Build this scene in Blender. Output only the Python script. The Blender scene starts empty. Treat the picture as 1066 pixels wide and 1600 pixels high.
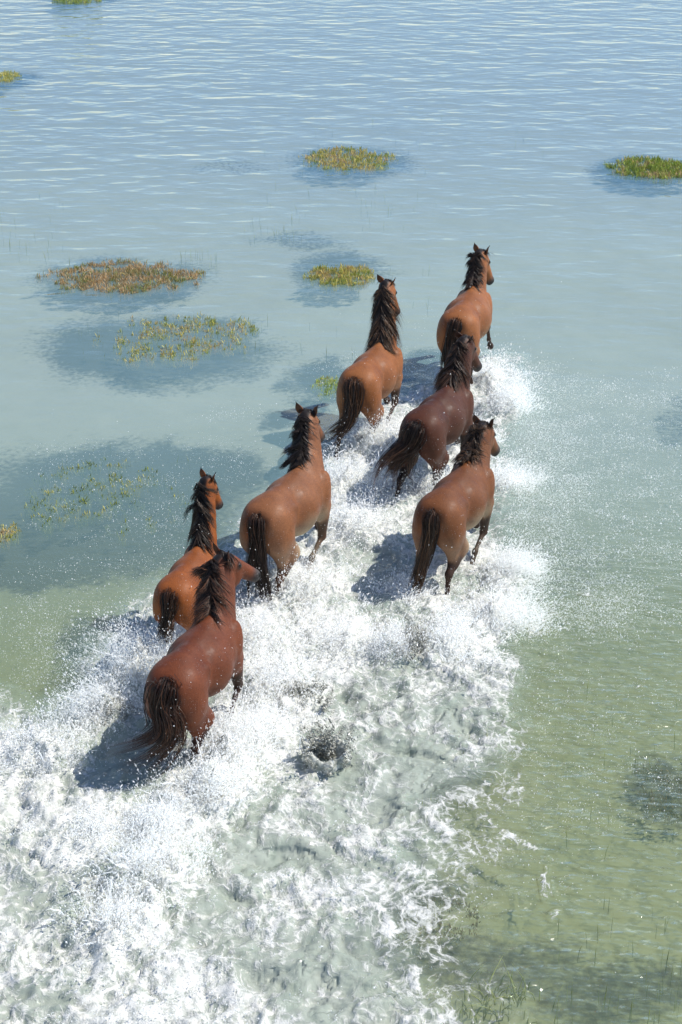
import bpy, math, random
import numpy as np
from mathutils import Vector, Matrix, Euler
random.seed(7); RNG = np.random.default_rng(11)
S = bpy.context.scene
COL = S.collection
rad = math.radians

# ------------------------------------------------------------------ camera
PITCH, FPX, CAMH = 26.0, 2594.0, 7.58          # the photo's pixels: 1066 x 1600
cam_d = bpy.data.cameras.new('camera'); cam = bpy.data.objects.new('camera', cam_d); COL.objects.link(cam)
cam.location = (0, 0, CAMH); cam.rotation_euler = (rad(90 - PITCH), 0, 0)
cam_d.sensor_fit = 'VERTICAL'; cam_d.sensor_height = 24.0; cam_d.lens = FPX / 1600 * 24.0
cam_d.clip_start = 0.1; cam_d.clip_end = 3000
S.camera = cam
S.render.resolution_x, S.render.resolution_y = 682, 1024

# ------------------------------------------------------------------ light
SUN_EL, SUN_AZ = 52.0, 78.0                     # azimuth clockwise from +Y (away from the camera)
sd = Vector((math.sin(rad(SUN_AZ)) * math.cos(rad(SUN_EL)), math.cos(rad(SUN_AZ)) * math.cos(rad(SUN_EL)), math.sin(rad(SUN_EL))))
W = bpy.data.worlds.new('World'); S.world = W; W.use_nodes = True
nt = W.node_tree; nt.nodes.clear()
sky = nt.nodes.new('ShaderNodeTexSky'); sky.sky_type = 'NISHITA'; sky.sun_disc = False
sky.sun_elevation = rad(SUN_EL); sky.sun_rotation = rad(SUN_AZ)
sky.air_density = 0.75; sky.dust_density = 0.0; sky.ozone_density = 3.0
bg = nt.nodes.new('ShaderNodeBackground'); bg.inputs[1].default_value = 0.14
wo = nt.nodes.new('ShaderNodeOutputWorld'); nt.links.new(sky.outputs[0], bg.inputs[0]); nt.links.new(bg.outputs[0], wo.inputs[0])
sl = bpy.data.lights.new('sun', 'SUN'); sl.energy = 4.2; sl.angle = rad(0.5); sl.color = (1.0, 0.955, 0.88)
so = bpy.data.objects.new('sun', sl); COL.objects.link(so)
so.rotation_euler = sd.to_track_quat('Z', 'Y').to_euler(); so.location = (20, 5, 25)
S.view_settings.view_transform = 'Standard'; S.view_settings.look = 'None'
S.view_settings.exposure = 0.30; S.view_settings.gamma = 1.0

# ------------------------------------------------------------------ pixel <-> world on known planes
_p = rad(PITCH)
CF = np.array([0, math.cos(_p), -math.sin(_p)]); CU = np.array([0, math.sin(_p), math.cos(_p)]); CR = np.array([1., 0, 0])
CO = np.array([0, 0, CAMH])
def ray(px, py):
    return CF + CR * (px - 533) / FPX - CU * (py - 800) / FPX
def atz(px, py, z=0.0):
    d = ray(px, py); return CO + d * ((z - CAMH) / d[2])
def proj(X, Y, Z):
    qx, qy, qz = X, Y, Z - CAMH
    dep = qy * CF[1] + qz * CF[2]
    return 533 + FPX * qx / dep, 800 - FPX * (qy * CU[1] + qz * CU[2]) / dep

# ------------------------------------------------------------------ numpy noise
def _hash(ix, iy, iz, seed):
    h = (ix.astype(np.int64) * 374761393 + iy.astype(np.int64) * 668265263 + iz.astype(np.int64) * 2147483647 + seed * 974634777) & 0xffffffff
    h = ((h ^ (h >> 13)) * 1274126177) & 0xffffffff
    h = (h ^ (h >> 16)) & 0xffffffff
    return h.astype(np.float64) / 4294967295.0
def vnoise(x, y, seed=0):
    ix, iy = np.floor(x), np.floor(y); fx, fy = x - ix, y - iy
    ux, uy = fx * fx * fx * (fx * (fx * 6 - 15) + 10), fy * fy * fy * (fy * (fy * 6 - 15) + 10)
    def g(a, b):
        t = _hash(ix + a, iy + b, np.zeros_like(ix), seed) * 2 * math.pi
        return np.cos(t) * (fx - a) + np.sin(t) * (fy - b)
    n0 = g(0, 0) * (1 - ux) + g(1, 0) * ux; n1 = g(0, 1) * (1 - ux) + g(1, 1) * ux
    return (n0 * (1 - uy) + n1 * uy) * 1.5
def fbm(x, y, octv=4, seed=0, rough=0.5):
    s = 0; a = 1.0; f = 1.0; t = 0
    for o in range(octv):
        s = s + a * vnoise(x * f + 13.7 * o, y * f - 7.3 * o, seed + o); t += a; a *= rough; f *= 2.03
    return s / t
def ridged(x, y, octv=4, seed=0, rough=0.55):
    s = 0; a = 1.0; f = 1.0; t = 0
    for o in range(octv):
        s = s + a * (1 - np.abs(vnoise(x * f + 5.1 * o, y * f + 9.2 * o, seed + o)) * 2.0); t += a; a *= rough; f *= 2.1
    return s / t
def sstep(a, b, x):
    t = np.clip((x - a) / (b - a), 0, 1); return t * t * (3 - 2 * t)

# ------------------------------------------------------------------ mesh and node helpers
def mesh_obj(name, V, F, mat, parent=None, smooth=True, attrs=None, colattr=None):
    V = np.asarray(V, dtype=np.float32); F = np.asarray(F, dtype=np.int32)
    me = bpy.data.meshes.new(name)
    k = F.shape[1]
    me.vertices.add(len(V)); me.vertices.foreach_set('co', V.ravel())
    me.loops.add(F.size); me.loops.foreach_set('vertex_index', F.ravel())
    me.polygons.add(len(F)); me.polygons.foreach_set('loop_start', np.arange(0, F.size, k, dtype=np.int32))
    try: me.polygons.foreach_set('loop_total', np.full(len(F), k, dtype=np.int32))
    except Exception: pass
    me.polygons.foreach_set('use_smooth', np.full(len(F), smooth, dtype=bool))
    for n, a in (attrs or {}).items():
        at = me.attributes.new(n, 'FLOAT', 'POINT'); at.data.foreach_set('value', np.asarray(a, dtype=np.float32).ravel())
    if colattr is not None:
        at = me.attributes.new('col', 'FLOAT_COLOR', 'POINT')
        c = np.ones((len(V), 4), dtype=np.float32); c[:, :3] = colattr; at.data.foreach_set('color', c.ravel())
    me.update(calc_edges=True); me.validate()
    if mat: me.materials.append(mat)
    o = bpy.data.objects.new(name, me); COL.objects.link(o)
    if parent: o.parent = parent
    return o
def tag(o, label=None, cat=None, group=None, kind=None):
    if label: o['label'] = label
    if cat: o['category'] = cat
    if group: o['group'] = group
    if kind: o['kind'] = kind
    return o
class NG:
    def __init__(s, name):
        s.m = bpy.data.materials.new(name); s.m.use_nodes = True; s.t = s.m.node_tree; s.t.nodes.clear()
        s.out = s.n('ShaderNodeOutputMaterial')
    def n(s, typ, **kw):
        nd = s.t.nodes.new(typ)
        for k, v in kw.items():
            if k.startswith('i_'):
                key = k[2:]; nd.inputs[int(key) if key.isdigit() else key.replace('_', ' ')].default_value = v
            else: setattr(nd, k, v)
        return nd
    def l(s, a, b): s.t.links.new(a, b)
    def math(s, op, a, b=None, c=None, clamp=False):
        nd = s.n('ShaderNodeMath', operation=op, use_clamp=clamp)
        for i, v in enumerate((a, b, c)):
            if v is None: continue
            if isinstance(v, (int, float)): nd.inputs[i].default_value = v
            else: s.l(v, nd.inputs[i])
        return nd.outputs[0]
    def noise(s, vec, scale, detail=3, rough=0.5, dist=0.0):
        nd = s.n('ShaderNodeTexNoise', i_Scale=scale, i_Detail=detail, i_Roughness=rough, i_Distortion=dist)
        s.l(vec, nd.inputs['Vector']); return nd.outputs[0]
    def mapv(s, vec, scale=(1, 1, 1), rot=(0, 0, 0), loc=(0, 0, 0)):
        nd = s.n('ShaderNodeMapping'); nd.inputs['Scale'].default_value = scale; nd.inputs['Rotation'].default_value = rot; nd.inputs['Location'].default_value = loc
        s.l(vec, nd.inputs[0]); return nd.outputs[0]
    def ramp(s, v, a, b, x=0.0, y=1.0, smooth=True):
        nd = s.n('ShaderNodeMapRange', interpolation_type='SMOOTHSTEP' if smooth else 'LINEAR')
        s.l(v, nd.inputs[0]); nd.inputs[1].default_value = a; nd.inputs[2].default_value = b; nd.inputs[3].default_value = x; nd.inputs[4].default_value = y
        return nd.outputs[0]
    def mixc(s, f, a, b, mode='MIX'):
        nd = s.n('ShaderNodeMix', data_type='RGBA', blend_type=mode)
        if isinstance(f, (int, float)): nd.inputs[0].default_value = f
        else: s.l(f, nd.inputs[0])
        for i, v in ((6, a), (7, b)):
            if isinstance(v, tuple): nd.inputs[i].default_value = (*v, 1)
            else: s.l(v, nd.inputs[i])
        return nd.outputs[2]
    def attr(s, name, out='Fac'):
        nd = s.n('ShaderNodeAttribute', attribute_name=name); return nd.outputs[out]
    def pos(s): return s.n('ShaderNodeNewGeometry').outputs['Position']
    def done(s, sh): s.l(sh, s.out.inputs[0]); return s.m

# ------------------------------------------------------------------ where the foam, the plumes and the weed lie
POLY = [(-200,1100),(0,1085),(60,1110),(120,1060),(165,975),(215,930),(300,900),(360,830),(430,780),(500,700),(560,650),(640,600),(700,570),(760,555),(815,560),(800,640),(790,740),(790,840),(830,930),(800,1040),(815,1120),(800,1180),(770,1200),(690,1260),(690,1330),(640,1400),(615,1470),(650,1530),(760,1640),(700,1800),(-200,1800)]
POLY = np.array([atz(*p)[:2] for p in POLY])
def poly_sd(X, Y, P):                           # signed distance in metres, positive inside
    d2 = np.full(X.shape, 1e9); ins = np.zeros(X.shape, bool)
    for i in range(len(P)):
        a, b = P[i], P[(i + 1) % len(P)]; e = b - a
        t = np.clip(((X - a[0]) * e[0] + (Y - a[1]) * e[1]) / (e @ e), 0, 1)
        d2 = np.minimum(d2, (X - a[0] - t * e[0]) ** 2 + (Y - a[1] - t * e[1]) ** 2)
        c = (a[1] > Y) != (b[1] > Y)
        if abs(e[1]) > 1e-9: ins ^= c & (X < e[0] * (Y - a[1]) / e[1] + a[0])
    return np.sqrt(d2) * np.where(ins, 1, -1)
# plumes thrown up by the hooves: photo px of the foot of the plume, radius m, height m, lean x, lean y, share of drops
PLUMES = [
 (790,640,.30,.50,.35,.1,1.2),(765,600,.22,.40,.2,.2,.6),(735,690,.25,.30,.1,0,.6),(790,760,.32,.30,.3,0,.8),
 (600,700,.40,.45,-.1,.1,1.2),(540,760,.40,.35,0,0,1.0),(620,770,.35,.30,0,0,.7),(560,830,.45,.30,0,0,1.0),
 (700,780,.25,.35,0,0,.6),(800,900,.30,.32,.3,0,1.0),(790,970,.35,.30,.3,0,.9),(700,1010,.35,.32,0,0,1.0),(620,1020,.20,.30,-.1,0,.7),
 (470,930,.45,.34,0,0,1.2),(400,1010,.40,.36,0,0,1.0),(430,1080,.40,.30,0,0,.9),(520,1000,.45,.2,0,0,.8),
 (215,1060,.26,.60,-.35,0,1.3),(170,1120,.28,.42,-.4,0,1.0),(260,1060,.25,.50,-.1,.1,.8),(90,1170,.40,.25,-.2,0,.8),
 (360,1180,.30,.50,.1,0,1.1),(330,1240,.32,.45,.1,0,1.0),(400,1160,.3,.38,.1,0,.7),(262,1300,.26,.30,0,0,.7),(230,1370,.36,.42,0,0,1.0),(190,1450,.36,.25,0,0,.6),
 (150,1300,.35,.12,0,0,.4),(640,930,.3,.12,0,0,.4)]
PL = [(*atz(px, py)[:2], r, h, lx, ly, w) for px, py, r, h, lx, ly, w in PLUMES]
# gaps in the foam for dark water, one painting the nearest horse's blue shadow: px, py, rx, ry (px), strength
HOLES = [(600,900,55,60,.75),(90,1140,70,35,.5),(520,1190,55,45,1.0),(180,1110,25,25,.6),(190,1200,60,45,.55),(640,1130,60,30,.25),(430,1330,120,60,.28),(350,1500,120,60,.35),
         (600,1380,100,60,.5),(200,1330,40,20,.6),(560,1500,110,60,.5),(60,1390,70,30,.35),(700,1230,80,60,.5),(150,1380,30,25,.6),(470,1070,60,30,.3),(100,1560,60,30,.3),(740,1130,50,40,.35),(640,1240,80,40,.35),(620,1010,28,30,.4),(130,1300,70,35,.2)]
WEED_AND_SHADE = [  # dark weed on the bed, and the leading horse's shadow painted as a dark patch: px, py, rx, ry, strength
 (190,440,150,42,.8),(530,425,85,40,.7),(245,550,200,62,.95),(510,600,75,40,1.0),(430,655,45,22,.8),(150,800,260,110,1.0),(60,870,160,60,.9),(300,730,140,50,.8),
 (545,255,110,30,.7),(1015,268,110,26,.9),(120,5,90,10,.8),(10,125,60,14,.8),(1040,1240,90,90,.62),(640,1410,110,40,.6),(760,1510,170,60,.55),(1062,660,50,45,.5),
 (960,1560,160,60,.6),(480,375,90,18,.5),(660,575,60,35,1.0),(150,1010,90,60,.8),(860,890,150,60,.35),(360,260,70,14,.35)]

# ------------------------------------------------------------------ water sheet (one grid, fine near the herd, growing outward)
def axis(lo, hi, step, far_lo, far_hi, g):
    a = list(np.arange(lo, hi, step)); s = step; x = a[-1]
    while x < far_hi: s = min(s * g, 60); x += s; a.append(x)
    b = []; s = step; x = a[0]
    while x > far_lo: s = min(s * g, 60); x -= s; b.append(x)
    return np.array(b[::-1] + a)
XS = axis(-3.6, 3.3, 0.021, -700, 700, 1.10); YS = axis(7.6, 19.0, 0.023, -300, 1500, 1.06)
GX, GY = np.meshgrid(XS, YS, indexing='xy')
wx = GX + 0.22 * fbm(GX * 1.7, GY * 1.7, 3, 41); wy = GY + 0.22 * fbm(GX * 1.7, GY * 1.7, 3, 57)
sdp = poly_sd(wx, wy, POLY)
PX, PY = proj(GX, GY, 0 * GX)
infoam = sstep(-0.25, 0.35, sdp)
base = infoam * 0.80
for px, py, rx, ry, s_ in HOLES:
    base = base - s_ * np.exp(-(((PX - px) / rx) ** 2 + ((PY - py) / ry) ** 2)) * infoam
turb = ridged(wx * 2.2, wy * 2.2, 5, 3); turb2 = fbm(wx * 6, wy * 6, 4, 91, .6)
def softbump(r2): return np.exp(-r2 * 1.3)
plh = np.zeros_like(GX); plf = np.zeros_like(GX)
for (x, y, r, h, lx, ly, w) in PL:
    r2 = ((GX - x) ** 2 + (GY - y) ** 2) / (r * r)
    b = softbump(r2); plh = np.maximum(plh, b * h * 0.62); plf = np.maximum(plf, b)
big = fbm(wx * .9 + 3, wy * .9, 3, 31, .55); mid = fbm(wx * 2.4 + .8 * turb2, wy * 1.9, 4, 37, .6)
fo = base * .92 + .10 * infoam + (0.85 * big + .50 * mid) * infoam * sstep(700, 1100, PY) + .35 * mid * infoam + 0.45 * plf * infoam
H = infoam * (0.085 * (turb - .45) + 0.050 * turb2 + .05 * mid + 0.012 * fbm(wx * 18, wy * 18, 3, 17, .6)) * (0.5 + 0.8 * np.clip(base, 0, 1))
spk = np.clip(0.55 + 1.1 * fbm(GX * 5.5, GY * 5.5, 5, 23, .62), 0.1, 1.6)
H += plh * spk * infoam
# lines of small breaking wavelets that run off the wake on the right
def crest(pts, amp, width):
    P = np.array([atz(*p)[:2] for p in pts]); d2 = np.full(GX.shape, 1e9)
    for a, b in zip(P[:-1], P[1:]):
        e = b - a; t = np.clip(((wx - a[0]) * e[0] + (wy - a[1]) * e[1]) / (e @ e), 0, 1)
        d2 = np.minimum(d2, (wx - a[0] - t * e[0]) ** 2 + (wy - a[1] - t * e[1]) ** 2)
    return amp * np.exp(-d2 / width ** 2)
c1 = crest([(750,1250),(800,1300),(840,1350),(872,1410),(880,1440)], 1, .05)
c2 = crest([(560,1400),(610,1460),(625,1500),(660,1545),(740,1600),(800,1660)], 1, .05)
c3 = crest([(790,1120),(830,1180),(810,1240)], 1, .05)
c4 = crest([(640,1250),(690,1300),(680,1350),(600,1370)], 1, .06)
c5 = crest([(820,1000),(880,960),(950,920)], 1, .07)
brk = sstep(-.15, .35, fbm(wx * 5, wy * 5, 3, 19)); c1, c2, c3, c4, c5 = [c * (.02 + .98 * brk) for c in (c1, c2, c3, c4, c5)]
H += 0.010 * c1 + 0.015 * c2 + 0.01 * c3 + .012 * c4
fo = fo + 0.62 * c1 + 0.75 * c2 + .5 * c3 + .6 * c4 + .5 * c5
# thin broken foam on the water beyond the wake
halo = sstep(-1.1, 0.0, sdp) * (1 - infoam)
lowr = halo * sstep(1130, 1250, PY) * sstep(480, 600, PX) * sstep(930, 780, PX)
fo = fo + lowr * (.42 + .35 * mid + .3 * big)
near = sstep(900, 1100, PY) * (1 - infoam)
H += 0.008 * fbm(wx * 7, wy * 12, 3, 77) * near
# ripples outside the foam: long lazy ones far off, small sharp ones close by
wav = .62 * sstep(760, 420, PY) + .25 * sstep(420, 150, PY) + .08 + .25 * sstep(600, 450, PY) * sstep(500, 200, PX)
rip = sstep(800, 1150, PY) * sstep(350, 700, PX) * 1.0 + .12 + .35 * sstep(700, 900, PY) * sstep(700, 800, PX)
ny, nx = GX.shape
V = np.stack([GX, GY, H], -1).reshape(-1, 3)
idx = np.arange(nx * ny).reshape(ny, nx)
F = np.stack([idx[:-1, :-1], idx[:-1, 1:], idx[1:, 1:], idx[1:, :-1]], -1).reshape(-1, 4)

g = NG('silty_water'); P = g.pos()
foam = g.attr('foam'); wv = g.attr('wav'); rp = g.attr('rip')
warp = g.n('ShaderNodeTexNoise', i_Scale=3.0, i_Detail=3.0); g.l(P, warp.inputs['Vector'])
wsub = g.n('ShaderNodeVectorMath', operation='SUBTRACT'); g.l(warp.outputs['Color'], wsub.inputs[0]); wsub.inputs[1].default_value = (.5, .5, .5)
wsc = g.n('ShaderNodeVectorMath', operation='SCALE'); g.l(wsub.outputs[0], wsc.inputs[0]); wsc.inputs['Scale'].default_value = .45
wad = g.n('ShaderNodeVectorMath', operation='ADD'); g.l(P, wad.inputs[0]); g.l(wsc.outputs[0], wad.inputs[1]); WP = wad.outputs[0]
WPs = g.mapv(WP, (1.0, 0.75, 1.0), (0, 0, rad(-25)))
n1 = g.noise(WPs, 3.6, 8, .66); n2 = g.noise(WPs, 15, 6, .65); n3 = g.noise(P, 60, 3, .6)
vo = g.n('ShaderNodeTexVoronoi', feature='DISTANCE_TO_EDGE', i_Scale=8.5); g.l(WPs, vo.inputs['Vector'])
lace = g.ramp(vo.outputs[0], 0.0, 0.22, 1.0, 0.0)
val = g.math('ADD', g.math('MULTIPLY', foam, 1.10), g.math('MULTIPLY', g.math('SUBTRACT', n1, .5), 1.9))
val = g.math('ADD', val, g.math('MULTIPLY', g.math('SUBTRACT', n2, .5), 1.1))
val = g.math('ADD', val, g.math('MULTIPLY', g.math('SUBTRACT', n3, .5), .5))
vo2 = g.n('ShaderNodeTexVoronoi', feature='DISTANCE_TO_EDGE', i_Scale=21.0); g.l(WPs, vo2.inputs['Vector']); lace2 = g.ramp(vo2.outputs[0], 0.0, 0.20, 1.0, 0.0)
val = g.math('ADD', val, g.math('MULTIPLY', g.math('MULTIPLY', g.math('ADD', lace, g.math('MULTIPLY', lace2, .6)), g.ramp(foam, 0, .4)), .50))
val = g.math('SUBTRACT', val, .20)
gate = g.ramp(foam, .02, .22)
mask = g.math('MULTIPLY', g.ramp(val, .50, 1.40), gate)
# bump
farv = g.noise(g.mapv(P, (.80, 1.30, 1), (0, 0, rad(9))), 1.0, 2, .4, .3)
farv2 = g.noise(g.mapv(P, (1.7, 2.9, 1), (0, 0, rad(-12))), 1.0, 1, .5, .3)
neav = g.noise(g.mapv(P, (4.0, 8.5, 1), (0, 0, rad(14))), 1.0, 2, .5, 0.0)
h = g.math('MULTIPLY', g.math('ADD', farv, g.math('MULTIPLY', farv2, .45)), g.math('MULTIPLY', wv, .072))
h = g.math('ADD', h, g.math('MULTIPLY', g.math('MULTIPLY', neav, rp), .065))
h = g.math('ADD', h, g.math('MULTIPLY', g.math('MULTIPLY', n1, gate), .020))
h = g.math('ADD', h, g.math('MULTIPLY', g.math('MULTIPLY', n2, gate), .009))
h = g.math('ADD', h, g.math('MULTIPLY', g.math('MULTIPLY', n3, mask), .008))
h = g.math('ADD', h, g.math('MULTIPLY', g.math('MULTIPLY', g.noise(P, 26, 3, .65), g.attr('pit')), .010))
bp = g.n('ShaderNodeBump', i_Strength=1.0, i_Distance=1.0); g.l(h, bp.inputs['Height'])
silt = g.noise(P, .35, 4, .5)
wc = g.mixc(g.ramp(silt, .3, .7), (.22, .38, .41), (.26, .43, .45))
wc = g.mixc(g.math('MULTIPLY', g.attr('fari'), .8), wc, (.09, .285, .46))  # bluer far off: the sky's reflection put into the water's colour
nearg = g.attr('nearg'); wc = g.mixc(nearg, wc, (.22, .305, .19))
wc = g.mixc(g.math('MULTIPLY', g.attr('inf'), g.ramp(n1, .2, .65, .55, .95)), wc, (.42, .45, .385))
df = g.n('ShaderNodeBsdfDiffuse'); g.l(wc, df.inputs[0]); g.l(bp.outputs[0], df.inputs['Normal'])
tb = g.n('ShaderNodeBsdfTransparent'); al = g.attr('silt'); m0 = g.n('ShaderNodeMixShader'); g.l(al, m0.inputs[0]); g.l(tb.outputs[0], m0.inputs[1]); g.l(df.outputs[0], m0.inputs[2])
gl = g.n('ShaderNodeBsdfGlossy', i_Roughness=.05); g.l(bp.outputs[0], gl.inputs['Normal'])
fr = g.n('ShaderNodeFresnel', i_IOR=1.36); g.l(bp.outputs[0], fr.inputs['Normal'])
wb = g.n('ShaderNodeMixShader'); g.l(g.math('MINIMUM', fr.outputs[0], g.ramp(nearg, 0, .85, .9, .30)), wb.inputs[0]); g.l(m0.outputs[0], wb.inputs[1]); g.l(gl.outputs[0], wb.inputs[2])
fb = g.n('ShaderNodeBsdfPrincipled', i_Roughness=.55)
g.l(g.mixc(g.ramp(n2, .3, .65), (.47, .49, .44), (.76, .75, .70)), fb.inputs['Base Color']); g.l(bp.outputs[0], fb.inputs['Normal'])
mx = g.n('ShaderNodeMixShader'); g.l(mask, mx.inputs[0]); g.l(wb.outputs[0], mx.inputs[1]); g.l(fb.outputs[0], mx.inputs[2])
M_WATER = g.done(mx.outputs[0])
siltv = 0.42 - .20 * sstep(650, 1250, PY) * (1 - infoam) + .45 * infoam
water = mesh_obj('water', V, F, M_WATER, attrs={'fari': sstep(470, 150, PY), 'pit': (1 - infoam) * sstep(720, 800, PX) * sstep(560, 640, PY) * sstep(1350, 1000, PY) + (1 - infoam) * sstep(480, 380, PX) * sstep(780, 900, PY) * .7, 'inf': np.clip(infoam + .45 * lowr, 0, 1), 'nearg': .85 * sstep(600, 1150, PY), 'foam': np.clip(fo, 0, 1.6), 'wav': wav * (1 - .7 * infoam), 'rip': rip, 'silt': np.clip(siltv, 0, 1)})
tag(water, 'shallow silty blue green water churned to white foam behind the herd', kind='structure')

# ------------------------------------------------------------------ bed under the water
bx = axis(-6, 6, .12, -720, 720, 1.15); by = axis(6, 40, .12, -320, 1520, 1.15)
BX, BY = np.meshgrid(bx, by, indexing='xy'); bpx, bpy_ = proj(BX, BY, 0 * BX - .30)
dark = np.zeros_like(BX)
bwx = bpx + 90 * fbm(BX * 1.2, BY * .7, 4, 5, .6) * np.clip((bpy_ - 0) / 900, .3, 1); bwy = bpy_ + 45 * fbm(BX * 1.2 + 50, BY * .7, 4, 8, .6) * np.clip(bpy_ / 900, .2, 1)
for px, py, rx, ry, s_ in WEED_AND_SHADE:
    r = np.sqrt(((bwx - px) / rx) ** 2 + ((bwy - py) / ry) ** 2)
    dark = np.maximum(dark, s_ * sstep(1.30, .45, r))
V = np.stack([BX, BY, -0.30 + .03 * fbm(BX * .8, BY * .8, 3, 2)], -1).reshape(-1, 3)
ny, nx = BX.shape; idx = np.arange(nx * ny).reshape(ny, nx)
F = np.stack([idx[:-1, :-1], idx[:-1, 1:], idx[1:, 1:], idx[1:, :-1]], -1).reshape(-1, 4)
g = NG('muddy_bed'); P = g.pos(); dk = g.attr('weed')
n = g.noise(P, 2.2, 6, .6); nn = g.noise(P, 14, 4, .6)
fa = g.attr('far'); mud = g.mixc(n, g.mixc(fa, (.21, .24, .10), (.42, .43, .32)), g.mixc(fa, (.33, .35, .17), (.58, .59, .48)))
wd = g.mixc(nn, (.015, .030, .030), (.08, .08, .04))
b = g.n('ShaderNodeBsdfPrincipled', i_Roughness=.9); g.l(g.mixc(g.math('MULTIPLY', g.ramp(g.math('ADD', dk, g.math('MULTIPLY', g.math('SUBTRACT', nn, .5), 1.1)), .15, .75), .95), mud, wd), b.inputs['Base Color'])
M_BED = g.done(b.outputs[0])
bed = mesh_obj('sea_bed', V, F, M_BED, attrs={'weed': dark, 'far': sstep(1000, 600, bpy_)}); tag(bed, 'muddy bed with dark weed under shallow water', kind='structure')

# ------------------------------------------------------------------ horses: signed distance shapes -> one continuous skin
def unit(v): v = np.asarray(v, float); return v / max(np.linalg.norm(v), 1e-9)
class Sdf:
    def __init__(s, h): s.h = h; s.pr = []
    def ell(s, c, ax, r, k=.04):
        s.pr.append(('e', np.array(c, float), np.array([unit(a) for a in ax]), np.array(r, float), k))
    def box_ell(s, c, r, k=.04): s.ell(c, np.eye(3), r, k)
    def seg(s, a, b, ra, rb, side=(0, 1, 0), k=.04):
        a = np.array(a, float); b = np.array(b, float); ax = unit(b - a); sd_ = np.array(side, float); sd_ = unit(sd_ - ax * (sd_ @ ax)); up = np.cross(sd_, ax)
        s.pr.append(('s', a, b, ax, sd_, up, np.array(ra, float), np.array(rb, float), k))
    def build(s):
        lo = np.full(3, 9.); hi = -lo
        bb = []
        for p in s.pr:
            if p[0] == 'e': R = p[3].max(); l, h_ = p[1] - R, p[1] + R
            else:
                R = max(p[6].max(), p[7].max()); l, h_ = np.minimum(p[1], p[2]) - R, np.maximum(p[1], p[2]) + R
            bb.append((l, h_)); lo = np.minimum(lo, l); hi = np.maximum(hi, h_)
        lo -= 3 * s.h; hi += 3 * s.h
        n = np.ceil((hi - lo) / s.h).astype(int) + 1
        G = [lo[i] + s.h * np.arange(n[i]) for i in range(3)]
        D = np.full(n, 1.0, dtype=np.float32)
        for p, (l, h_) in zip(s.pr, bb):
            k = p[-1]; pad = k + 3 * s.h
            a = np.clip(((l - pad - lo) / s.h).astype(int), 0, n - 1); b = np.clip(((h_ + pad - lo) / s.h).astype(int) + 2, 1, n)
            sl_ = tuple(slice(a[i], b[i]) for i in range(3))
            X, Y, Z = np.meshgrid(G[0][sl_[0]], G[1][sl_[1]], G[2][sl_[2]], indexing='ij')
            if p[0] == 'e':
                c, ax, r = p[1], p[2], p[3]
                q = [(X - c[0]) * ax[i][0] + (Y - c[1]) * ax[i][1] + (Z - c[2]) * ax[i][2] for i in range(3)]
                rr = r
            else:
                _, A, B, ax, sd_, up, ra, rb, _k = p; L = np.linalg.norm(B - A)
                dx, dy, dz = X - A[0], Y - A[1], Z - A[2]
                t = np.clip((dx * ax[0] + dy * ax[1] + dz * ax[2]) / L, 0, 1)
                dx = dx - t * L * ax[0]; dy = dy - t * L * ax[1]; dz = dz - t * L * ax[2]
                q = [dx * v[0] + dy * v[1] + dz * v[2] for v in (sd_, up, ax)]
                rs = ra[0] + (rb[0] - ra[0]) * t; ru = ra[1] + (rb[1] - ra[1]) * t
                rr = [rs, ru, np.minimum(rs, ru)]
            k0 = np.sqrt((q[0] / rr[0]) ** 2 + (q[1] / rr[1]) ** 2 + (q[2] / rr[2]) ** 2)
            k1 = np.sqrt((q[0] / rr[0] ** 2) ** 2 + (q[1] / rr[1] ** 2) ** 2 + (q[2] / rr[2] ** 2) ** 2)
            d = k0 * (k0 - 1) / np.maximum(k1, 1e-6)
            cur = D[sl_]; hh = np.clip(k - np.abs(cur - d), 0, None) / k
            D[sl_] = np.minimum(cur, d) - hh * hh * k * .25
        return surface_nets(D, lo, s.h)
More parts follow.
